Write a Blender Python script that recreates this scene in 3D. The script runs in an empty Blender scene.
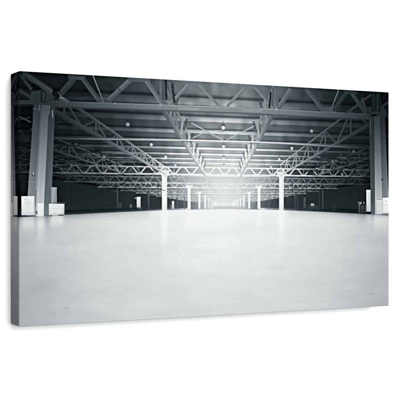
import bpy, bmesh, math
import numpy as np

scene = bpy.context.scene
PI = math.pi

# ------------------------------------------------------------------ camera
cam_data = bpy.data.cameras.new("camera")
cam = bpy.data.objects.new("camera", cam_data)
scene.collection.objects.link(cam)
cam_data.sensor_width = 36.0
FPX = 1043.0                       # focal length in 1/400ths of the picture width
cam_data.lens = 36.0 * FPX / 400.0
cam_data.clip_start = 0.05
cam_data.clip_end = 100.0
CAM_Z = 1.5
cam.location = (0, 0, CAM_Z)
cam.rotation_euler = (math.radians(90), 0, 0)
scene.camera = cam
scene.render.resolution_x = 1024
scene.render.resolution_y = 1024

# ------------------------------------------------------------------ light
AMBIENT = 0.40
KEY = 3.3
EXPOSURE = 0.84
world = bpy.data.worlds.new("World")
scene.world = world
world.use_nodes = True
bg = world.node_tree.nodes["Background"]
bg.inputs[0].default_value = (0.97, 0.985, 1.0, 1)
bg.inputs[1].default_value = AMBIENT
scene.view_settings.view_transform = 'Standard'
scene.view_settings.look = 'None'
scene.view_settings.exposure = EXPOSURE
scene.view_settings.gamma = 1.0

# ------------------------------------------------------------------ where the canvas hangs
S = 0.36                            # canvas height, metres
ASPECT = 1.7778
DEPTH = 0.1075 * S                  # thickness of the stretcher
dL = FPX / 256.1 * S                # distance of its left and right front edges
dR = FPX / 213.7 * S
PL = np.array([(19.0 - 200) / FPX * dL, dL])
PR = np.array([(389.0 - 200) / FPX * dR, dR])
U = (PR - PL); WID = float(np.linalg.norm(U)); U /= WID
NB = np.array([-U[1], U[0]])        # from the front into the wall
ANG = math.atan2(U[1], U[0])

key_data = bpy.data.lights.new("softbox", 'SUN')
key_data.energy = KEY
key_data.angle = math.radians(40)
key_data.color = (1.0, 0.997, 0.99)
key = bpy.data.objects.new("softbox", key_data)
scene.collection.objects.link(key)
# direction of travel in the canvas frame: leftwards, into the wall, downwards
tr = -0.17 * U + 1.0 * NB
from mathutils import Vector
dv = Vector((tr[0], tr[1], -0.27)).normalized()
key.rotation_euler = dv.to_track_quat('-Z', 'Y').to_euler()
key.location = (1.0, 0.2, 2.6)

# ------------------------------------------------------------------ helpers
def link(name, me, mat, parent=None):
    o = bpy.data.objects.new(name, me)
    scene.collection.objects.link(o)
    if mat: me.materials.append(mat)
    if parent: o.parent = parent
    return o

# ------------------------------------------------------------------ the wall
def wall_material():
    m = bpy.data.materials.new("white_wall"); m.use_nodes = True
    nt = m.node_tree; b = nt.nodes["Principled BSDF"]
    b.inputs["Roughness"].default_value = 0.9
    b.inputs["Specular IOR Level"].default_value = 0.1
    tc = nt.nodes.new("ShaderNodeTexCoord")
    n = nt.nodes.new("ShaderNodeTexNoise"); n.inputs["Scale"].default_value = 60; n.inputs["Detail"].default_value = 4
    nt.links.new(tc.outputs["Object"], n.inputs["Vector"])
    r = nt.nodes.new("ShaderNodeValToRGB")
    r.color_ramp.elements[0].color = (0.625, 0.625, 0.625, 1)
    r.color_ramp.elements[1].color = (0.645, 0.645, 0.645, 1)
    nt.links.new(n.outputs["Fac"], r.inputs["Fac"])
    nt.links.new(r.outputs["Color"], b.inputs["Base Color"])
    bp = nt.nodes.new("ShaderNodeBump"); bp.inputs["Strength"].default_value = 0.02; bp.inputs["Distance"].default_value = 0.001
    nt.links.new(n.outputs["Fac"], bp.inputs["Height"])
    nt.links.new(bp.outputs["Normal"], b.inputs["Normal"])
    return m

bm = bmesh.new()
back = PL + NB * (DEPTH + 0.0015)
a = back - U * 6; c = back + U * 8
t = NB * 0.1
vs = [bm.verts.new((p[0], p[1], z)) for z in (CAM_Z - 3.0, CAM_Z + 3.0) for p in (a, c, c + t, a + t)]
for f in ((0, 1, 5, 4), (1, 2, 6, 5), (2, 3, 7, 6), (3, 0, 4, 7), (3, 2, 1, 0), (4, 5, 6, 7)):
    bm.faces.new([vs[i] for i in f])
bmesh.ops.recalc_face_normals(bm, faces=bm.faces)
me = bpy.data.meshes.new("wall"); bm.to_mesh(me); bm.free()
wall = link("wall", me, wall_material())
wall["kind"] = "structure"

# ------------------------------------------------------------------ the printed picture
# The canvas carries a flat monochrome print of an empty steel-framed hall.
# It is worked out here as ink tones in the print's own u,v plane
# (u along the canvas, v downwards, both in canvas heights): a little
# perspective model of the hall, and hand-traced details over it.
RES = 1000
NX, NY = int(ASPECT * RES), RES
rng = np.random.RandomState(7)

def homography(s, d):
    A = []; b = []
    for (x, y), (u, v) in zip(s, d):
        A.append([x, y, 1, 0, 0, 0, -u * x, -u * y]); b.append(u)
        A.append([0, 0, 0, x, y, 1, -v * x, -v * y]); b.append(v)
    return np.append(np.linalg.solve(np.array(A, float), np.array(b, float)), 1).reshape(3, 3)
# tracing units -> print plane
HM = homography([(19, 71.2), (389, 92.2), (389, 306), (19, 326.5)],
                [(0, 0), (ASPECT, 0), (ASPECT, 1), (0, 1)])
def T(x, y):
    p = HM @ np.array([x, y, 1.0]); return np.array([p[0] / p[2], p[1] / p[2]]) * RES
def ts(x):                          # tracing unit -> raster units at x
    return RES / (255.3 - (x - 19) * (255.3 - 213.8) / 370.0)

U0, V0 = 0.908, 0.535               # vanishing point of the print
def P3(X, Y, z):
    return np.array([U0 + X / z, V0 - Y / z]) * RES

yy, xx = np.mgrid[0:NY, 0:NX].astype(np.float32)
xx += 0.5; yy += 0.5
uu = xx / RES; vv = yy / RES
L = np.zeros((NY, NX), np.float32)

def box(x0, x1, y0, y1):
    x0 = max(int(x0) - 2, 0); x1 = min(int(x1) + 3, NX); y0 = max(int(y0) - 2, 0); y1 = min(int(y1) + 3, NY)
    return (None if x0 >= x1 or y0 >= y1 else (slice(y0, y1), slice(x0, x1)))

def put(sl, cov, tone):
    L[sl] = L[sl] * (1 - cov) + tone * cov

def stroke(p, q, w0, w1, t0, t1=None, alpha=1.0, soft=1.0, shade=0.0):
    """a bar from p to q (raster units); shade makes its lower side darker than its upper side"""
    if t1 is None: t1 = t0
    m = max(w0, w1) / 2 + 2 + soft
    sl = box(min(p[0], q[0]) - m, max(p[0], q[0]) + m, min(p[1], q[1]) - m, max(p[1], q[1]) + m)
    if sl is None: return
    d = q - p; ln = math.hypot(*d)
    if ln < 1e-3: return
    d = d / ln
    X = xx[sl] - p[0]; Y = yy[sl] - p[1]
    s = X * d[0] + Y * d[1]; n = -X * d[1] + Y * d[0]
    if d[0] < 0: n = -n
    k = np.clip(s / ln, 0, 1)
    w = w0 + (w1 - w0) * k
    e = np.maximum(np.abs(n) - w / 2, np.maximum(-s, s - ln))
    cov = np.clip(0.5 - e / soft, 0, 1) * alpha * np.minimum(1, w / 1.0)
    tone = t0 + (t1 - t0) * k
    if shade: tone = tone * (1 - shade * np.clip(n / (w / 2 + 1e-3), -1, 1))
    put(sl, cov, tone)

def poly(pts, tone, alpha=1.0, soft=1.2):
    """a convex patch (raster units); tone is a number or a function of the raster slices"""
    P = [np.asarray(p, float) for p in pts]
    sl = box(min(p[0] for p in P), max(p[0] for p in P), min(p[1] for p in P), max(p[1] for p in P))
    if sl is None: return
    ar = sum(P[i][0] * P[(i + 1) % len(P)][1] - P[(i + 1) % len(P)][0] * P[i][1] for i in range(len(P)))
    sg = 1 if ar > 0 else -1
    e = None
    for i in range(len(P)):
        a, b = P[i], P[(i + 1) % len(P)]
        d = (b - a); l = math.hypot(*d)
        if l < 1e-6: continue
        d = d / l
        n = sg * ((xx[sl] - a[0]) * d[1] - (yy[sl] - a[1]) * d[0])
        e = n if e is None else np.maximum(e, n)
    cov = np.clip(0.5 - e / soft, 0, 1) * alpha
    put(sl, cov, tone(sl) if callable(tone) else tone)

def tpoly(pts, tone, **k): poly([T(*p) for p in pts], tone, **k)
def tline(x0, y0, x1, y1, w, t0, t1=None, **k):
    stroke(T(x0, y0), T(x1, y1), w * ts(x0), w * ts(x1), t0, t1, **k)
def disc(c, r, tone, alpha=1.0, soft=1.5):
    sl = box(c[0] - r - 2, c[0] + r + 2, c[1] - r - 2, c[1] + r + 2)
    if sl is None: return
    e = np.hypot(xx[sl] - c[0], yy[sl] - c[1]) - r
    put(sl, np.clip(0.5 - e / soft, 0, 1) * alpha, tone)

def vnoise(nx, ny, seed):
    """smooth value noise with nx by ny cells over the whole print"""
    r = np.random.RandomState(seed).rand(ny + 2, nx + 2).astype(np.float32)
    gx = np.linspace(0, nx, NX, endpoint=False); gy = np.linspace(0, ny, NY, endpoint=False)
    ix = gx.astype(int); iy = gy.astype(int)
    fx = gx - ix; fy = gy - iy
    fx = (fx * fx * (3 - 2 * fx)).astype(np.float32); fy = (fy * fy * (3 - 2 * fy)).astype(np.float32)
    A = r[iy][:, ix]; B = r[iy][:, ix + 1]; C = r[iy + 1][:, ix]; D = r[iy + 1][:, ix + 1]
    return (A * (1 - fx) + B * fx) * (1 - fy[:, None]) + (C * (1 - fx) + D * fx) * fy[:, None] - 0.5

def blur(A, n):
    for ax in (0, 1):
        for _ in range(2):
            B = A.copy(); c = 1
            for k in range(1, n + 1):
                B = B + np.roll(A, k, ax) + np.roll(A, -k, ax); c += 2
            A = B / c
    return A

# how strongly the far daylight falls on things at u, v of the hall
def lat(u, s=0.42): return np.exp(-((u - U0) / s) ** 2)
def glow(u, v, su=0.34, sv=0.17, vc=0.47): return np.exp(-((u - U0) / su) ** 2 - ((v - vc) / sv) ** 2)
def steel(u, v, z=1.0):
    t = 42 + 46 * lat(u, 0.60) + 60 * lat(u, 0.38) + 34 * glow(u, v, .75, .13, .40) + 150 * glow(u, v, 0.46, 0.18, .44)
    return float(min(t, 246))

# ---- roof deck and purlins
dvv = np.maximum(V0 - vv, 0.004)
s_ = 1.0 / dvv
ph = (s_ - 2.68) / 0.44
pf = ph - np.round(ph)                                   # -.5 .. .5 round each purlin
detail = np.clip((dvv - 0.03) / 0.12, 0, 1)               # purlins merge into the haze far off
band = np.clip((0.17 - np.abs(pf)) / 0.05, 0, 1)
dark = np.clip((0.10 - np.abs(pf + 0.27)) / 0.05, 0, 1)
Xr = (uu - U0) / dvv * 0.28
rib = 0.5 + 0.5 * np.sin(Xr / 0.0034 * 2 * PI)
deck = 19 + 30 * lat(uu, 0.62) + 72 * lat(uu, 0.38) + 96 * glow(uu, vv, 0.30, 0.17, .44)
purl = 28 + 52 * lat(uu, 0.55) + 78 * lat(uu, 0.36) + 160 * glow(uu, vv, 0.42, 0.19, .41)
ribs = np.clip((dvv - 0.25) / 0.2, 0, 1) * (1 - band)
base = deck * (1 + 0.26 * (rib - 0.5) * 2 * ribs) - dark * (3 + 0.17 * deck) * (0.4 + 0.6 * detail)
dots = np.clip((0.05 - np.abs(pf + 0.24)) / 0.03, 0, 1) * ribs * (rib > 0.5)
base = base - dots * 0.35 * deck
L[:] = base * (1 - band) + (purl * (0.86 + 0.5 * (pf + 0.17))) * band
L[:] = L * (0.9 + 0.25 * np.clip(vnoise(60, 30, 1) + 0.5, 0, 1))

# beyond the first column line the deck is hidden by ducts and steel seen edge on
far = np.clip((0.20 - dvv) / 0.03, 0, 1) * np.clip((np.abs(uu - U0) - 0.16) / 0.22, 0, 1)
L[:] = L * (1 - 0.62 * far)
mott = vnoise(180, 300, 31) + vnoise(90, 160, 32)
L[:] = L * (1 + (0.10 + 0.45 * np.clip((np.abs(uu - U0) - .15) / .3, 0, 1)) * mott * np.clip((0.24 - dvv) / 0.06, 0, 1))

# ---- dark side walls, seen under the trusses, and the pale end wall
def wall_tone(sl):
    u = uu[sl]; v = vv[sl]
    return 31 + 14 * lat(u, 0.5) + 175 * np.exp(-((u - U0) / 0.135) ** 2) + 5 * (v - 0.44) / 0.1
WX = 1.40
for sgn in (-1, 1):
    poly([P3(sgn * WX, .205, .6), P3(sgn * WX, .205, 8), P3(sgn * WX, -.03, 8), P3(sgn * WX, -.03, .6)], wall_tone)
poly([P3(-WX, .2, 8), P3(WX, .2, 8), P3(WX, -.1, 8), P3(-WX, -.1, 8)], wall_tone)

# ---- the steel frame, from far to near
BAY, Z0 = 0.97, 0.47
ROWS = [-1.2, -0.93, -0.67, -0.40, -0.142, 0.117, 0.40, 0.67, 0.93, 1.2]
YB, YT = 0.200, 0.243
def fade(z): return math.exp(-max(z - 1.5, 0) * 0.26)

def seg3(a, b, w, mul=1.0, add=0.0, alpha=1.0, shade=0.0):
    if a[2] <= 0.2 or b[2] <= 0.2: return
    p, q = P3(*a), P3(*b)
    t0 = min(steel(p[0] / RES, p[1] / RES) * mul + add, 246); t1 = min(steel(q[0] / RES, q[1] / RES) * mul + add, 246)
    stroke(p, q, max(w / a[2] * RES, .8), max(w / b[2] * RES, .8), t0, t1, alpha=alpha, shade=shade)

def cross_truss(z, x0, x1, mul=1.0):
    al = 0.35 + 0.65 * fade(z)
    # depth of shade between the chords
    n = max(int((x1 - x0) / 0.05), 1)
    for i in range(n):
        a = x0 + (x1 - x0) * i / n; b = x0 + (x1 - x0) * (i + 1) / n
        p = P3((a + b) / 2, 0.22, z)
        tn = 12 + 0.20 * steel(p[0] / RES, p[1] / RES) + 90 * glow(p[0] / RES, p[1] / RES, 0.24, 0.14)
        poly([P3(a, YB, z), P3(b, YB, z), P3(b, YT + .01, z), P3(a, YT + .01, z)], tn, alpha=0.72 * al)
    pitch = 0.115
    k0 = int(math.ceil(x0 / pitch)); k1 = int(math.floor(x1 / pitch))
    for k in range(k0, k1):
        c = k * pitch
        seg3((c + 0.006, YB, z), (c + 0.045, YT, z), 0.0086, mul * 1.0, alpha=al)
        seg3((c + 0.070, YT, z), (c + pitch - 0.006, YB, z), 0.0086, mul * 0.98, alpha=al)
        seg3((c - 0.012, YB + .003, z), (c + 0.012, YB + .003, z), 0.010, mul * 1.02, alpha=al)
        if k % 2: seg3((c, YB, z), (c, YT, z), 0.003, mul * 0.9, alpha=al)
    for i in range(24):
        a = x0 + (x1 - x0) * i / 24; b = x0 + (x1 - x0) * (i + 1) / 24
        seg3((a, YT, z), (b, YT, z), 0.0085, mul * 1.02, alpha=al)
    for i in range(24):
        a = x0 + (x1 - x0) * i / 24; b = x0 + (x1 - x0) * (i + 1) / 24
        seg3((a, YB, z), (b, YB, z), 0.0080, mul * 1.08, 6, alpha=al)

def long_truss(X, z0, z1, mul=1.0, wide=1.0, top=None, n=8):
    al = 0.4 + 0.6 * fade(z0)
    side = -1 if X < 0 else 1
    dz = (z1 - z0) / n
    yt = YT if abs(X) > 0.3 else 0.252
    if top: yt = top
    for i in range(n):
        za, zb = z1 - dz * i, z1 - dz * (i + 1)
        zm = (za + zb) / 2
        seg3((X, yt, za), (X, YB, zm), 0.0052, mul * 0.86, alpha=al)
        seg3((X, YB, zm), (X, yt, zb), 0.0052, mul * 0.92, alpha=al)
        seg3((X, YB, zb), (X, yt, zb), 0.0046, mul * 0.98, alpha=al)
    for i in range(n):
        za, zb = z1 - dz * i, z1 - dz * (i + 1)
        seg3((X, yt, za), (X, yt, zb), 0.0062 * wide, mul, alpha=al, shade=0.12)
        seg3((X, YB, za), (X, YB, zb), 0.0100 * wide, mul * 0.86, alpha=al, shade=0.16)

def column(X, z, mul, yb=-0.021, wd=0.033):
    p = P3(X, YB, z); q = P3(X, yb, z)
    w = wd / z * RES
    g = math.exp(-(abs(p[0] / RES - U0) / 0.52) ** 4)
    t = min(mul * (64 + 190 * g), 250)
    poly([p + (-w / 2, 0), p + (w / 2, 0), q + (w / 2, 0), q + (-w / 2, 0)], t)
    stroke(p + (w * .36, 0), q + (w * .36, 0), w * .28, w * .28, t * 0.965)
    # capital
    poly([p + (-w * 1.2, -w * .7), p + (w * 1.2, -w * .7), p + (w * .5, w * .5), p + (-w * .5, w * .5)], t * 0.96, alpha=.8)

def lamp(X, Y, z):
    c = P3(X, Y, z); r = 0.0060 / z * RES
    g = steel(c[0] / RES, c[1] / RES)
    stroke(c + (0, -r * 3.2), c + (0, -r), 1.2, 1.2, g * 0.45)
    poly([c + (-r * .75, -r * 1.6), c + (r * .75, -r * 1.6), c + (r * .9, -r * .4), c + (-r * .9, -r * .4)], g * 0.5, alpha=.8)
    disc(c, r * .9, min(g * 1.15 + 14, 222), soft=3)
    disc(c + (r * .15, r * .2), r * .5, min(g * 1.35 + 16, 236), soft=3)

planes = [Z0 + BAY * k for k in range(0, 11)]
for k in range(10, 0, -1):
    z = planes[k]
    # bay beyond this plane
    zn = z + BAY
    for X in ROWS:
        if abs(X) < 1.3:
            long_truss(X, z, zn, 0.88 if abs(X) < .5 else .50, wide=.8, n=5)
    if k < 6: cross_truss(z + BAY / 2, -WX, WX, 0.62)
    cross_truss(z, -WX, WX, 1.0 if k == 1 else 0.90)
    for X in (-1.2, 1.2): column(X, z, 0.34, wd=.014)
    for X in (-0.142, 0.117): seg3((X, YB, zn), (X, YB, z), 0.0105, 0.62)
    for X in (-0.409, 0.409): column(X, z, 1.0)

# scatter of fine bracing and fittings that reads as sparkle under the roof
r2 = np.random.RandomState(11)
for i in range(900):
    z = r2.uniform(1.45, 4.5); X = r2.uniform(-1.38, 1.38); Y = r2.uniform(0.17, 0.25)
    d = r2.uniform(-.05, .05); dy = r2.uniform(-.02, .02)
    if Y < 0.195 and abs(X / z) < .3: continue
    p = P3(X, Y, z)
    if r2.rand() < .5: seg3((X, Y, z), (X + d, Y + dy, z), 0.003, r2.uniform(.3, 1.15), alpha=.6)
    else: seg3((X, Y, z), (X + d, Y, z), 0.004, r2.uniform(.2, .5), alpha=.5)

# glow of the far daylight over everything drawn so far
G = np.exp(-((uu - U0) / 0.27) ** 2 - ((vv - 0.42) / 0.11) ** 2)
L[:] = L + (248 - L) * 0.42 * G
G2 = np.exp(-((uu - U0) / 0.12) ** 2 - ((vv - 0.50) / 0.07) ** 2)
L[:] = L + (240 - L) * 0.58 * G2

G3 = np.exp(-((uu - U0) / 0.19) ** 2 - ((vv - 0.40) / 0.085) ** 2)
L[:] = L + (252 - L) * 0.34 * G3
for k in (3, 2, 1):
    for X in (-0.409, 0.409): column(X, planes[k], 1.0)

# end wall: pale, with a grey strip at its foot
tpoly([(213, 206.2), (246, 206.2), (246, 209.4), (213, 209.4)], 176, alpha=.55, soft=5)
for x in (208.5, 211, 213.5, 241.5, 239): tline(x, 199, x, 209, 1.0, 205, alpha=.6)

# doors, lockers and people-high things along the side walls
tpoly([(136.3, 197), (140.3, 196.6), (140.3, 209.3), (136.6, 209.3)], 205)
tpoly([(134.5, 197.2), (136.5, 197.2), (136.5, 199), (134.5, 199)], 120)
tpoly([(129.5, 204), (131.5, 204), (131.5, 209.5), (129.5, 209.5)], 110, alpha=.8)
tpoly([(118.5, 203), (121, 203), (121, 209.5), (118.5, 209.5)], 72, alpha=.8)
tpoly([(171.6, 201), (173.8, 201), (173.8, 208.6), (171.6, 208.6)], 215)
tline(170, 205, 171, 208.4, 1.2, 130, alpha=.8)
tpoly([(303.2, 197.5), (305.6, 197.5), (305.6, 208), (303.2, 208)], 92, alpha=.7)
tpoly([(310.5, 203.6), (314, 203.6), (314, 206.4), (310.5, 206.4)], 190, soft=3)
tpoly([(307, 205), (318, 205), (318, 209.8), (307, 209.8)], 68, alpha=.55, soft=4)
for x, y0, t_ in ((148, 189, 82), (117.4, 186, 84), (67.5, 178, 40), (297, 192, 78), (322.7, 188, 84), (319, 190, 60), (184, 196, 120), (177, 197, 100), (268, 197, 105), (274, 197, 90)):
    tline(x, y0, x, 209.8, .9, t_, alpha=.8)
for (x, y) in ((54, 175.5), (67, 178), (76.5, 176.5), (78.5, 180), (89, 181.5), (97, 183.5), (104, 184), (112, 187.5)):
    disc(T(x, y), 3.0, 70, alpha=.7)
# ducts and pipes along the side walls
tline(54, 173.3, 100, 177.0, 1.0, 48, 70)
tline(100, 183.0, 165, 190.5, .8, 60, 120, alpha=.7)
tline(78, 179, 97, 179.4, .7, 52, 46)
tline(389, 173.5, 345, 179.5, 1.0, 38, 46)
tline(345, 181, 290, 189, .8, 60, 90, alpha=.7)
tline(366, 210.2, 330, 208.8, 1.6, 14, 22, alpha=.7)
tline(62, 211.6, 140, 208.6, 2.4, 12, 30, alpha=.8)

# ---- mid-bay beam and its bracing in the nearest bay, then the near long trusses
for X, m_ in ((-1.2, .8), (-0.93, .85), (-0.67, .9), (0.67, .85), (0.93, .8), (1.2, .8)):
    long_truss(X, 0.47, 1.44, m_, wide=.8)
for (a, b, w) in (((191, 123), (222, 139.8), 1.3), ((188.5, 140), (207, 131), 1.3), ((204, 131.5), (223, 139.5), 1.0),
                  ((226, 140), (257, 124.5), 1.3), ((243, 132), (259, 141), 1.3), ((205, 131), (222, 130.4), .9),
                  ((268, 143), (300, 131), .8), ((296, 128), (318, 143), .8)):
    if a[0] < 265: tline(a[0], a[1], b[0], b[1], w, 182, 182, alpha=.9)
for X in (-0.275, 0.0, 0.27):
    for j in range(4):
        z = 2.94 * 0.208 + j * 0.188
        if z < 1.6: lamp(X - (0.004 if X == 0 else 0), 0.2085, z)
for (x, y, r_) in ((76, 145, 2.0), (104, 156.5, 1.6), (71.5, 165, 1.4), (92, 170.5, 1.2), (353.5, 151.5, 1.9), (332.5, 161, 1.5), (316.5, 168.5, 1.2), (358, 169.5, 1.4), (342, 174.5, 1.8)):
    g = 30 + 0.9 * steel(T(x, y)[0] / RES, T(x, y)[1] / RES)
    disc(T(x, y), r_ * ts(x) * .8, g, alpha=.9, soft=3)
long_truss(-0.40, 0.30, 1.44, 0.98, wide=1.2, top=.240, n=9)
long_truss(0.40, 0.28, 1.44, 0.98, wide=1.0, top=.268, n=7)
for X in (-0.142, 0.117):
    long_truss(X, 0.47, 1.44, 0.95, wide=1.15)
    # the truss has two planes of webbing a hand apart
    for j in range(7):
        z = 0.53 + j * 0.125
        seg3((X + (0.012 if X < 0 else -0.012), 0.252, z), (X + (0.006 if X < 0 else -0.006), YB, z), 0.0052, 1.05)
        seg3((X + (0.024 if X < 0 else -0.024), 0.245, z), (X + (0.014 if X < 0 else -0.014), 0.213, z), 0.008, 0.5, alpha=.6)
r4 = np.random.RandomState(17)
for i in range(230):                                       # bracing, pipes and cable trays over the side aisles
    sg = -1 if r4.rand() < .5 else 1
    z = r4.uniform(.8, 1.5); X = sg * r4.uniform(.47, 1.15); Y = r4.uniform(.2, .262)
    kind = r4.rand()
    if kind < .35: seg3((X, Y, z), (X + r4.uniform(.04, .16), Y, z), .0035, r4.uniform(.35, .95), alpha=.7)
    elif kind < .7: seg3((X, .243, z), (X + r4.uniform(-.05, .05), .203, z), .0036, r4.uniform(.5, .95), alpha=.7)
    elif kind < .85: seg3((X, Y, z), (X, Y, z + r4.uniform(.05, .2)), .004, r4.uniform(.5, .95), alpha=.7)
    else: seg3((X, Y, z), (X + r4.uniform(.03, .10), Y + r4.uniform(-.01, .01), z), .009, r4.uniform(.15, .3), alpha=.6)
for (x0, y0, x1, y1, t0, t1) in ((56, 138.7, 84, 139, 56, 84), (84, 139, 110, 139.3, 84, 128), (110, 139.3, 150, 139.8, 128, 176), (150, 139.8, 188, 140.4, 176, 206), (188, 140.4, 259, 142.2, 222, 222),
                                 (259, 142.2, 292, 143.8, 206, 176), (292, 143.8, 325, 145.8, 170, 112), (325, 145.8, 369, 148.4, 112, 46)):
    tline(x0, y0, x1 + .3, y1, 1.5, t0, t1)
    tline(x0, y0 + 1.1, x1, y1 + 1.1, .7, t0 * .45, t1 * .45, alpha=.7)
for c in (T(164.5, 170.5), T(281, 172.5)):
    disc(c, 16, 240, alpha=.55, soft=20)

# ---- the nearest cross truss
def beam_tone(x):
    return np.interp(x, [19, 55, 80, 110, 150, 185, 225, 260, 300, 330, 368], [40, 60, 74, 92, 122, 142, 142, 136, 112, 84, 58])
def bt(x0, y0, x1, y1, w, m=1.0, **k):
    tline(x0, y0, x1, y1, w, beam_tone(x0) * m, beam_tone(x1) * m, **k)
# shade in the panels at both ends, beyond the reach of the daylight
for seg in ((58, 79, 96, 97), (340, 94, 366, 112)):
    tpoly([(seg[0], seg[1]), (seg[2], seg[1] + 1), (seg[2], seg[3]), (seg[0], seg[3])], 14, alpha=.35, soft=12)
bt(60, 95, 74, 79, 6, .86, shade=.12)
bt(68, 77.2, 85, 78.6, 4.2, .95)
bt(83, 79.5, 100, 102, 4.8, .86, shade=-.15)
tpoly([(97, 97.3), (112, 97.9), (112, 103), (97, 103)], 72)
bt(108, 101, 131, 79.5, 5.2, .92, shade=.15)
bt(128, 79.3, 150, 80.6, 4.2, .82)
bt(146, 80.5, 164, 107, 5.0, .88, shade=-.15)
bt(168.5, 105.5, 190, 82.8, 3.4, .92, shade=.12)
bt(187, 83.4, 202, 84.3, 3.4, .86)
bt(199, 84.5, 218, 106, 3.0, .92, shade=-.12)
bt(226.5, 106.5, 246, 86.2, 2.9, .95, shade=.12)
bt(243, 86.4, 257, 87.2, 3.2, .9)
bt(255, 87.5, 275, 110, 3.1, .92, shade=-.12)
bt(277.5, 109, 292, 87, 5.0, .86, shade=.14)
bt(289, 86.6, 309, 88.2, 4.0, .62)
bt(306, 88.5, 323, 110, 5.0, .78, shade=-.14)
tpoly([(320, 106.8), (336, 107.6), (336, 112.6), (320, 112)], 78)
bt(333, 110.5, 347, 92, 4.2, .66, shade=.14)
bt(344, 91.5, 357, 92.6, 3.8, .8)
bt(352, 93.5, 366.5, 114, 4.4, .9, shade=-.14)
# web ends of the inner trusses where they meet the chord
for (x0, y0, x1, y1, w, t_) in ((163.5, 80, 163, 100, 3.2, 82), (165.6, 80, 166, 100, 2.0, 46), (169, 82, 171.5, 100, 2.2, 104), (172, 84, 174, 103, 2.2, 52),
                                (273, 88, 272, 106, 2.4, 92), (276.5, 87, 277, 106, 3.2, 100), (270.5, 92, 269, 108, 2.0, 48)):
    tline(x0, y0, x1, y1, w, t_)
# the chord itself: lit top face, soffit edge in half shade
xs = [52, 60, 85, 110, 135, 160, 190, 220, 245, 270, 295, 320, 345, 370]
yt = [101.0, 101.5, 102.2, 102.9, 103.7, 104.6, 105.6, 106.6, 107.6, 108.8, 110.0, 111.4, 112.6, 113.9]
for i in range(len(xs) - 1):
    x0, x1 = xs[i], xs[i + 1]; a, b = yt[i], yt[i + 1]
    h = 6.2
    m = float(beam_tone((x0 + x1) / 2))
    def tone(sl, x0=x0, x1=x1):
        uA = T(x0, 105)[0]; uB = T(x1, 105)[0]
        k = np.clip((xx[sl] - uA) / (uB - uA), 0, 1)
        return beam_tone(x0) + (beam_tone(x1) - beam_tone(x0)) * k
    tpoly([(x0, a), (x1 + .1, b), (x1 + .1, b + h), (x0, a + h)], tone)
    tline(x0, a + .6, x1, b + .6, 1.0, float(beam_tone(x0)) * 1.18, float(beam_tone(x1)) * 1.18, alpha=.8)
    tline(x0, a + h - .3, x1, b + h - .3, 1.5, float(beam_tone(x0)) * .72, float(beam_tone(x1)) * .72, alpha=.9)
for (x, w, t_) in ((115, .9, 150), (133, .9, 96), (160, 1.4, 165), (218, 1.2, 160), (227, 1.2, 156), (262, 1.4, 160), (276, 1.6, 168), (100, 1.2, 92)):
    y = np.interp(x, xs, yt)
    disc(T(x, y + .5), w * 3.4, t_, alpha=.8, soft=3)
bt(178, 108.5, 198, 109.3, 2.0, 1.14, soft=4, alpha=.7)
bt(242, 110.3, 262, 111.2, 2.0, 1.14, soft=4, alpha=.7)
# tie rods
tline(92.3, 74.5, 103.5, 103, 1.2, 122, 96)
tline(338.6, 89.5, 330.2, 112, 1.2, 108, 88)
tline(105, 75, 121, 92, 1.0, 52, 50, alpha=.6)

# ---- deep shade at both flanks of the hall
for (u_, s_u, k_) in ((0.0, 0.18, .36), (ASPECT, 0.15, .34)):
    M = np.exp(-((uu - u_) / s_u) ** 2) * np.clip((0.53 - vv) / 0.03, 0, 1) * k_
    L[:] = L * (1 - M) + 10 * M

# ---- floor
fl = [(15, 217.2), (40, 216.0), (65, 214.6), (100, 212.8), (145, 210.8), (185, 209.6), (228, 209.1), (262, 209.6), (280, 210), (325, 211.9), (365, 214), (393, 215.6)]
fu = [T(*p)[0] for p in fl]; fv = [T(*p)[1] for p in fl]
edge = np.interp(xx[0], fu, fv)[None, :]
fm = np.clip((yy - edge) / 3.0 + .5, 0, 1)
d_ = (yy - edge) / RES                                     # 0 at the far edge, about .45 at the bottom
F = 207 + 40 * np.exp(-((uu - U0) / 0.60) ** 2) * np.exp(-d_ / 0.34) - 16 * np.clip(d_ / .45, 0, 1) * (0.4 + .6 * np.clip(np.abs(uu - U0) / .9, 0, 1)) \
    + 9 * np.exp(-((uu - U0) / 0.7) ** 2) * np.clip(d_ / .25, 0, 1)
F -= 19 * np.clip((np.abs(uu - U0) - 0.52) / 0.36, 0, 1) ** 1.3
F -= 55 * np.exp(-np.maximum(d_, 0) / .011) * np.clip((np.abs(uu - U0) - .30) / .35, 0, 1)
n1 = vnoise(7, 16, 2); n2 = vnoise(16, 40, 3); n3 = vnoise(40, 110, 4); n4 = vnoise(120, 260, 5); n5 = vnoise(360, 420, 6)
near = np.clip(d_ / .12, 0, 1)
F += near * (8 * n1 + 5 * n2 + 3 * n3 + 3.5 * n4 + 5 * n5) + (1 - near) * (4 * n2 + 4 * n3)
F += near * 3 * (vnoise(5, 90, 8) * vnoise(9, 50, 9) * 4)
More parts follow.
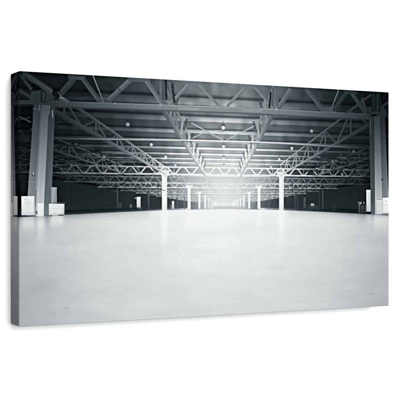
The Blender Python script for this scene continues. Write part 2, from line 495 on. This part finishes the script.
# scuffs and stains in the concrete
r3 = np.random.RandomState(21)
for i in range(60):
    x = r3.uniform(30, 385); y = r3.uniform(228, 316)
    if y > 320 - (x - 19) * .055: continue
    c = T(x, y); w = r3.uniform(8, 60) * (y - 205) / 80; h = w * r3.uniform(.08, .3)
    sl = box(c[0] - 3 * w, c[0] + 3 * w, c[1] - 3 * h, c[1] + 3 * h)
    if sl is None: continue
    q = np.exp(-((xx[sl] - c[0]) / w) ** 2 - ((yy[sl] - c[1]) / h) ** 2)
    F[sl] += q * r3.uniform(-6, 5)
for (x, y, w, h, a_) in ((66, 308, 9, 4, -22), (52, 313, 14, 3, -12), (84, 304, 5, 3, -10), (174, 276, 12, 5, -9), (178, 274, 7, 2.5, 8), (100, 290, 25, 4, -6), (372, 294, 14, 4, -12), (350, 291, 20, 5, -7), (345, 252, 16, 4, -7), (110, 222, 22, 2.2, 12), (318, 246, 25, 2.5, 9), (352, 268, 28, 5, -6)):
    c = T(x, y)
    q = np.exp(-((xx - c[0]) / w) ** 2 - ((yy - c[1]) / h) ** 2)
    F += q * a_
# the polished floor mirrors the columns, the crates and the dark walls
def refl(x0, x1, y0, y1, a_):
    p, q = T(x0, y0), T(x1, y1)
    k = np.clip((yy - p[1]) / (q[1] - p[1]), 0, 1)
    m = np.clip((xx - p[0]) / 16 + .5, 0, 1) * np.clip((q[0] - xx) / 16 + .5, 0, 1) * (yy > p[1] - 2) * (1 - k) ** 1.1
    return m * a_
F += refl(161.5, 166.5, 210, 256, 24) + refl(187.6, 190.6, 209, 232, 16) + refl(278.6, 283.6, 210, 252, 22) + refl(257.4, 260.4, 209, 230, 14)
F += refl(22, 34, 215, 236, 46) + refl(37, 44, 215, 250, 38) + refl(50, 63, 214, 228, 50) + refl(374, 388, 214, 236, 36) + refl(366, 371, 213, 228, 14)
F -= refl(64, 150, 211.5, 221, 15) + refl(288, 358, 211.5, 220, 14) + refl(45, 50, 215, 232, 26) + refl(358, 366, 213.5, 226, 22)
L[:] = L * (1 - fm) + np.minimum(F, 246) * fm
# feet of the walls in shade
tline(62, 213.3, 100, 211.7, 2.0, 34, 40, soft=4)
tline(100, 211.7, 145, 209.9, 1.6, 40, 60, soft=4)
tline(325, 210.8, 365, 212.8, 2.0, 36, 22, soft=4)

# ---- near columns
def face(pts, top, bot, y0=105., y1=215., e=1.0):
    """a face of a column whose tone runs from top to bottom tone"""
    def tone(sl):
        a = T(pts[0][0], y0)[1]; b = T(pts[0][0], y1)[1]
        return top + (bot - top) * np.clip((yy[sl] - a) / (b - a), 0, 1) ** e
    tpoly(pts, tone)
# left
face([(33.8, 105), (42.0, 105), (36.2, 215.5), (26.3, 215.5)], 54, 152, e=1.1)
face([(42.0, 105), (48.8, 105.3), (43.4, 216.5), (35.4, 216)], 74, 206, e=1.0)
face([(48.8, 105.3), (55.0, 105.8), (50.8, 214.5), (43.4, 216)], 48, 116, e=.95)
tline(41.3, 108, 35.9, 190, .8, 96, 190, alpha=.55)
for i in range(26):
    y = 140 + i * 2.2; x = 41.5 - (y - 105) * 0.052
    disc(T(x + 1.0, y), 3.2, 118 + i * 3.2, alpha=.5, soft=2)
tline(40.6, 100, 39.0, 111, .9, 96, 90); tline(49.8, 101, 48.8, 115, .9, 100, 92)
tline(52.6, 101, 52.4, 104, 1.6, 116); tline(52.2, 110.5, 52.6, 118, 1.1, 120, 112)
# head of the left column and the members landing on it
tpoly([(31, 92), (45, 90), (52.5, 94), (55.2, 105.6), (32.6, 105.2), (30, 99)], 50, alpha=.92)
tpoly([(40.6, 90), (46, 92), (45.6, 102.5), (40.2, 102.5)], 30, alpha=.85)
tpoly([(42.6, 92), (45.0, 93), (44.6, 101), (42.2, 101)], 54, alpha=.8)
tline(32, 108.8, 40, 109.6, .9, 82, 78, alpha=.8)
tline(20, 91.5, 33, 98.5, 2.6, 42, 52)
tline(19, 102.6, 33, 102.4, 4.4, 46, 50, alpha=.9)
tpoly([(19, 107), (32.4, 107), (31.6, 130), (19, 130)], 7, alpha=.75, soft=3)
tline(22.5, 73.6, 68, 103.5, 5.0, 46, 72, shade=.14)
tline(21.5, 76.5, 31.5, 89.5, 2.6, 42, 46)
tpoly([(33.5, 83.5), (39.5, 86.5), (37.8, 90.5), (31, 85.5)], 8, alpha=.8)
tpoly([(53, 88), (61, 92.5), (58, 100), (51.5, 94.5)], 10, alpha=.8)
tline(60.2, 97.5, 64.5, 99.0, 1.0, 120, 100)
tline(57.6, 92, 61, 96, 1.2, 70)
tline(19, 120, 30.5, 117.5, 1.2, 40, 50, alpha=.8); tline(20, 117, 31, 122.5, 1.2, 52, 66)
tline(19.6, 96, 19.6, 128, .8, 46, 40, alpha=.6)
tline(19, 140, 30, 138.2, 1.8, 26, 34, alpha=.8); tline(19, 159, 29.5, 157, 1.0, 22, 26, alpha=.8)
disc(T(20, 164.5), 5, 36, soft=3); tline(20, 168, 20, 190, .9, 30)
tline(55, 138, 80, 138.6, 1.1, 48, 66); tline(54, 124, 61, 122, 1.2, 36)
# right
face([(369.0, 116), (374.3, 116), (375.0, 214.5), (371.0, 214.5)], 40, 92, 116, 214)
face([(374.3, 116), (379.8, 116.2), (382.6, 214.5), (375.0, 214.5)], 56, 196, 116, 205, e=1.15)
face([(379.8, 116.2), (384.8, 117), (388.6, 200), (388.6, 214.8), (382.6, 214.5)], 40, 140, 116, 205, e=1.2)
tpoly([(385.4, 117), (389.4, 117), (389.4, 199), (388.6, 199)], 9)
tline(386.4, 135.6, 389, 136.8, 1.0, 44)
tpoly([(366.8, 108), (372, 106), (381, 106), (386, 110), (384.8, 117), (369, 116.4)], 44, alpha=.9)
tpoly([(371.2, 92), (380.4, 93), (380.6, 112), (371.4, 112)], 27, alpha=.9)
tline(377.6, 93, 377.4, 115, 1.4, 44); tline(373.6, 94, 374, 113, 1.2, 40)
tpoly([(380.6, 92), (389, 92.3), (389, 103), (381, 108)], 8, alpha=.75)
tline(389, 101.5, 380, 108.5, 3.0, 36); tline(387, 109, 388.6, 116, 2.0, 16)
tpoly([(365.6, 93), (371, 94.2), (371, 105), (363, 104)], 12, alpha=.55, soft=4)
tline(371, 94.5, 345, 114, 2.2, 46, 58)
tline(362, 98, 366, 112, 3.4, 52, 50)
tpoly([(371.2, 113.8), (377, 114.4), (377, 116.4), (371.2, 116)], 10, alpha=.8)
tline(370.4, 118, 370.2, 134, 1.0, 70, 74)
disc(T(382.2, 179.5), 5.5, 70, soft=3)
tline(340, 147.6, 369, 148.4, 1.3, 60, 38)

# ---- crates, boards and bins round the feet of the near columns
tpoly([(51.2, 187.2), (56.6, 187.2), (56.6, 203.5), (51.0, 203.5)], 158)
tpoly([(55.2, 187.2), (57, 187.2), (55.4, 202), (54.2, 202)], 120, alpha=.6)
tline(53, 202.4, 66, 202.6, .7, 120, 70)
tpoly([(48.8, 203.6), (64.2, 203.8), (64.0, 214.6), (48.8, 215.2)], 230)
tpoly([(61.8, 204), (64.2, 204), (64, 214.6), (61.8, 214.7)], 220)
tpoly([(37.6, 203.2), (43.8, 203.4), (43.6, 216), (37.4, 216)], 236)
tline(35.6, 205, 35.6, 214.5, 1.2, 150); tline(36.2, 211, 36.8, 214, 1.3, 60)
tpoly([(21.3, 196.2), (34.4, 196.0), (34.6, 214.8), (21.5, 215.2)], 229)
tline(33.9, 196.3, 34.1, 214.8, 1.0, 206)
tpoly([(19.0, 182), (21.2, 182), (21.4, 215.4), (19.0, 215.8)], 20, alpha=.95)
tline(21.5, 215.7, 25.0, 215.7, 1.3, 46); tline(31, 215.4, 35, 215.2, 1.0, 120)
tline(49.5, 215.6, 52, 215.6, 1.2, 70); tline(58, 215.2, 63.6, 214.9, 1.2, 50)
tline(31.6, 174.4, 34.8, 176.0, .9, 66); tline(33.4, 172.8, 33.4, 175, .8, 190)
tpoly([(366.2, 189.8), (370.6, 189.8), (370.8, 211.6), (366.4, 211.6)], 214)
tline(370.2, 190, 370.4, 211.4, .8, 178)
tpoly([(376.6, 199.6), (382.4, 199.4), (382.6, 213.6), (376.8, 213.6)], 216)
tpoly([(382.4, 197.8), (389.4, 197.6), (389.4, 212.8), (382.6, 213.2)], 236)
tline(376.6, 199.5, 383, 199.3, .8, 160); tline(382.5, 199, 382.7, 213, .9, 190)
for (x, y, t_) in ((358.8, 202.6, 210), (360.6, 203.4, 235), (359.4, 204.6, 180), (363.8, 202.8, 190), (361, 202.2, 150)):
    disc(T(x, y), 3.0, t_, soft=2.4)
tpoly([(358.4, 205.4), (365.4, 205.4), (365.2, 212.6), (358.6, 212.6)], 52, alpha=.8)
tline(359, 205, 359, 213, .7, 110); tline(362, 205, 362, 213, .7, 90); tline(365.6, 205, 365.6, 213, .7, 70)

# seams, vents and stencils on the crates; plates and bolts on the pillars
for (x0, x1, y) in ((21.8, 34, 203.0), (49.4, 61.6, 208.6), (382.8, 389, 204.6)):
    tline(x0, y, x1, y, .6, 206, 208, alpha=.7)
tline(27.6, 196.6, 27.8, 214.8, .6, 212, alpha=.7); tline(55.4, 204, 55.4, 214.6, .6, 214, alpha=.7)
tline(24.0, 199.2, 26.4, 199.2, .7, 168, alpha=.7); tline(57.5, 206.2, 60.2, 206.3, .7, 176, alpha=.7); tline(385, 201, 387.4, 201, .7, 176, alpha=.7)
tpoly([(22, 212.5), (34.4, 212.2), (34.5, 214.8), (22, 215.1)], 200, alpha=.5, soft=4)
tpoly([(49, 212.8), (64, 212.4), (64, 214.5), (49, 215.0)], 198, alpha=.5, soft=4)
for (x, y, t_) in ((30.2, 150, 100), (35.0, 150, 104), (29.6, 163, 112), (46.8, 150, 70), (46.2, 176, 80), (377.4, 140, 90), (378.2, 170, 130), (373, 160, 60), (31, 130, 78), (52, 133, 60), (49.6, 160, 72)):
    disc(T(x, y), 2.2, t_, alpha=.7, soft=2)
tline(30.6, 129, 39.8, 129.4, .6, 74, 92, alpha=.6); tline(372, 150.3, 383.6, 150.8, .6, 60, 84, alpha=.6)
tline(28, 182, 36.8, 182.2, .6, 150, 160, alpha=.6)
for x in (74, 86, 108, 124, 158, 292, 306, 334, 346, 355): tline(x, 186 + abs(x - 225) * -.06, x, 209, .6, 38, 44, alpha=.7)
tline(66, 199.5, 118, 203, .7, 40, 50, alpha=.6); tline(358, 199, 300, 203, .7, 40, 52, alpha=.6)
tpoly([(90.5, 204.5), (93.5, 204.5), (93.5, 211.5), (90.5, 211.6)], 42, alpha=.7)
tpoly([(332, 203), (336, 203), (336, 210.5), (332, 210.4)], 46, alpha=.7)

# ---- the print is developed hard: more local contrast in the roof than on the floor
lc = L - blur(L, 9)
L[:] = L + lc * (0.50 * np.clip((0.535 - vv) / 0.02, 0, 1))
lc2 = L - blur(L, 2)
L[:] = L + lc2 * 0.35

# ---- soft focus and grain of the print
L[:] = 0.35 * L + 0.65 * blur(L, 1)
L += rng.normal(0, 1.0, L.shape).astype(np.float32) * (1.0 + 1.2 * (L < 120))
L += 2.5 * vnoise(500, 300, 12) * (L < 200)
L = np.clip(L, 3, 251)

# ink colour: cool blue-green in the darks and mid tones, nearly neutral in the lights
k = np.clip(L / 255.0, 0, 1)
def curve(pts): return np.interp(k, [p[0] for p in pts], [p[1] for p in pts])
Rr = curve(((0, 0), (.12, .095), (.4, .370), (.75, .735), (1, .995)))
Gg = curve(((0, .006), (.12, .125), (.4, .405), (.75, .757), (1, 1)))
Bb = curve(((0, .010), (.12, .138), (.4, .425), (.75, .765), (1, 1)))
SR = np.stack([Rr, Gg, Bb], -1)
LIN = np.where(SR <= 0.04045, SR / 12.92, ((SR + 0.055) / 1.055) ** 2.4).astype(np.float32)
INK = 0.40                                                # reflectance of the bare white canvas coating
LIN *= INK

def sample(u, v):
    x = np.clip(u * RES - .5, 0, NX - 1.001); y = np.clip(v * RES - .5, 0, NY - 1.001)
    ix = x.astype(int); iy = y.astype(int); fx = (x - ix)[..., None]; fy = (y - iy)[..., None]
    return (LIN[iy, ix] * (1 - fx) + LIN[iy, ix + 1] * fx) * (1 - fy) + (LIN[iy + 1, ix] * (1 - fx) + LIN[iy + 1, ix + 1] * fx) * fy

# ------------------------------------------------------------------ the canvas
def canvas_material():
    m = bpy.data.materials.new("printed_canvas"); m.use_nodes = True
    nt = m.node_tree; b = nt.nodes["Principled BSDF"]
    b.inputs["Roughness"].default_value = 0.85
    b.inputs["Specular IOR Level"].default_value = 0.0
    ink = nt.nodes.new("ShaderNodeAttribute"); ink.attribute_name = "ink"
    tc = nt.nodes.new("ShaderNodeTexCoord")
    # plain weave: warp and weft threads
    def wave(d):
        w = nt.nodes.new("ShaderNodeTexWave"); w.wave_type = 'BANDS'; w.bands_direction = d
        w.inputs["Scale"].default_value = 260; w.inputs["Distortion"].default_value = 0.6
        w.inputs["Detail"].default_value = 1
        nt.links.new(tc.outputs["Object"], w.inputs["Vector"]); return w
    a, c = wave('X'), wave('Z')
    mx = nt.nodes.new("ShaderNodeMath"); mx.operation = 'ADD'
    nt.links.new(a.outputs["Fac"], mx.inputs[0]); nt.links.new(c.outputs["Fac"], mx.inputs[1])
    bp = nt.nodes.new("ShaderNodeBump"); bp.inputs["Strength"].default_value = 0.04; bp.inputs["Distance"].default_value = 0.0002
    nt.links.new(mx.outputs[0], bp.inputs["Height"])
    nt.links.new(bp.outputs["Normal"], b.inputs["Normal"])
    nt.links.new(ink.outputs["Color"], b.inputs["Base Color"])
    return m
MC = canvas_material()

def grid_mesh(name, P, col):
    """P: (ny, nx, 3) points, col: (ny, nx, 3) ink reflectance"""
    ny, nx = P.shape[:2]
    me = bpy.data.meshes.new(name)
    me.vertices.add(nx * ny)
    me.vertices.foreach_set("co", P.astype(np.float32).reshape(-1))
    i = np.arange(ny * nx).reshape(ny, nx)
    q = np.stack([i[:-1, :-1], i[1:, :-1], i[1:, 1:], i[:-1, 1:]], -1).reshape(-1, 4)
    nf = len(q)
    me.loops.add(nf * 4); me.loops.foreach_set("vertex_index", q.reshape(-1).astype(np.int32))
    me.polygons.add(nf); me.polygons.foreach_set("loop_start", np.arange(0, nf * 4, 4, dtype=np.int32))
    me.update(calc_edges=True)
    at = me.color_attributes.new("ink", 'FLOAT_COLOR', 'POINT')
    rgba = np.ones((ny * nx, 4), np.float32); rgba[:, :3] = col.reshape(-1, 3)
    at.data.foreach_set("color", rgba.reshape(-1))
    me.polygons.foreach_set("use_smooth", np.ones(nf, bool))
    me.update()
    return me

canvas = bpy.data.objects.new("canvas_print", None)
scene.collection.objects.link(canvas)
canvas.empty_display_size = 0.05
canvas.location = (PL[0], PL[1], CAM_Z - S / 2 + 0.00155)  # lower left front corner
canvas.rotation_euler = (0, 0, ANG)
canvas["label"] = "wide gallery-wrapped canvas print of an empty warehouse with white columns, hanging on a white wall"
canvas["category"] = "canvas print"

# local frame: x along the canvas, y into the wall, z up
R0 = 0.0042                                              # radius of the folded edge, in canvas heights
NU, NV = 1480, 832
gu = np.linspace(R0, ASPECT - R0, NU); gv = np.linspace(R0, 1 - R0, NV)
UU, VV = np.meshgrid(gu, gv)
WS = WID / ASPECT
P = np.stack([UU * WS, np.zeros_like(UU), (1 - VV) * S], -1)
link("printed_front", grid_mesh("printed_front", P, sample(UU, VV)), MC, canvas)

D = DEPTH / S
arc = np.linspace(0, PI / 2, 6)
# profile: distance outwards from the front's rim, and depth
prof_o = np.concatenate([R0 * np.sin(arc), np.full(60, R0)])
prof_d = np.concatenate([R0 * (1 - np.cos(arc)), np.linspace(R0, D, 61)[1:]])
run = np.concatenate([[0], np.cumsum(np.hypot(np.diff(prof_o), np.diff(prof_d)))])
def wrap(side):
    if side in ('left', 'right'):
        # straight run, with the profile turned through a quarter circle at both corners
        n = 700; q = np.linspace(PI / 2, 0, 7)
        tt = np.concatenate([np.full(6, R0), np.linspace(R0, 1 - R0, n), np.full(6, 1 - R0)])
        phi = np.concatenate([q[:-1], np.zeros(n), -q[::-1][1:]])
        O, Tt = np.meshgrid(prof_o, tt); Dd, Ph = np.meshgrid(prof_d, phi); Rn, _ = np.meshgrid(run, tt)
        mir = np.where(Rn < R0, R0, np.maximum(Rn - 0.013, 0.002))      # the picture turns back on itself round the edge
        Ox = O * np.cos(Ph); Oz = O * np.sin(Ph)
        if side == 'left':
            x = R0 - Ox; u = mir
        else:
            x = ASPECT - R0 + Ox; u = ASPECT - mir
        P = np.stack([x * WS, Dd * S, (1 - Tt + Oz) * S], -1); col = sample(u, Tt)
        # shade on the canvas sides put into the ink, deeper towards the bottom
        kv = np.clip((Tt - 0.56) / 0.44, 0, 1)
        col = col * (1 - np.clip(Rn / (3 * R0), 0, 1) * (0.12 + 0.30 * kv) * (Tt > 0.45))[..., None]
        if side == 'left': P = P[:, ::-1]; col = col[:, ::-1]
    else:
        n = 1000; tt = np.linspace(R0, ASPECT - R0, n)
        Tt, O = np.meshgrid(tt, prof_o); _, Dd = np.meshgrid(tt, prof_d); _, Rn = np.meshgrid(tt, run)
        if side == 'top':
            v = R0 - O; c = np.maximum(Rn, R0)
        else:
            v = 1 - R0 + O; c = 1 - np.maximum(Rn, R0)
        P = np.stack([Tt * WS, Dd * S, (1 - v) * S], -1); col = sample(Tt, c)
        if side == 'top': P = P[::-1]; col = col[::-1]
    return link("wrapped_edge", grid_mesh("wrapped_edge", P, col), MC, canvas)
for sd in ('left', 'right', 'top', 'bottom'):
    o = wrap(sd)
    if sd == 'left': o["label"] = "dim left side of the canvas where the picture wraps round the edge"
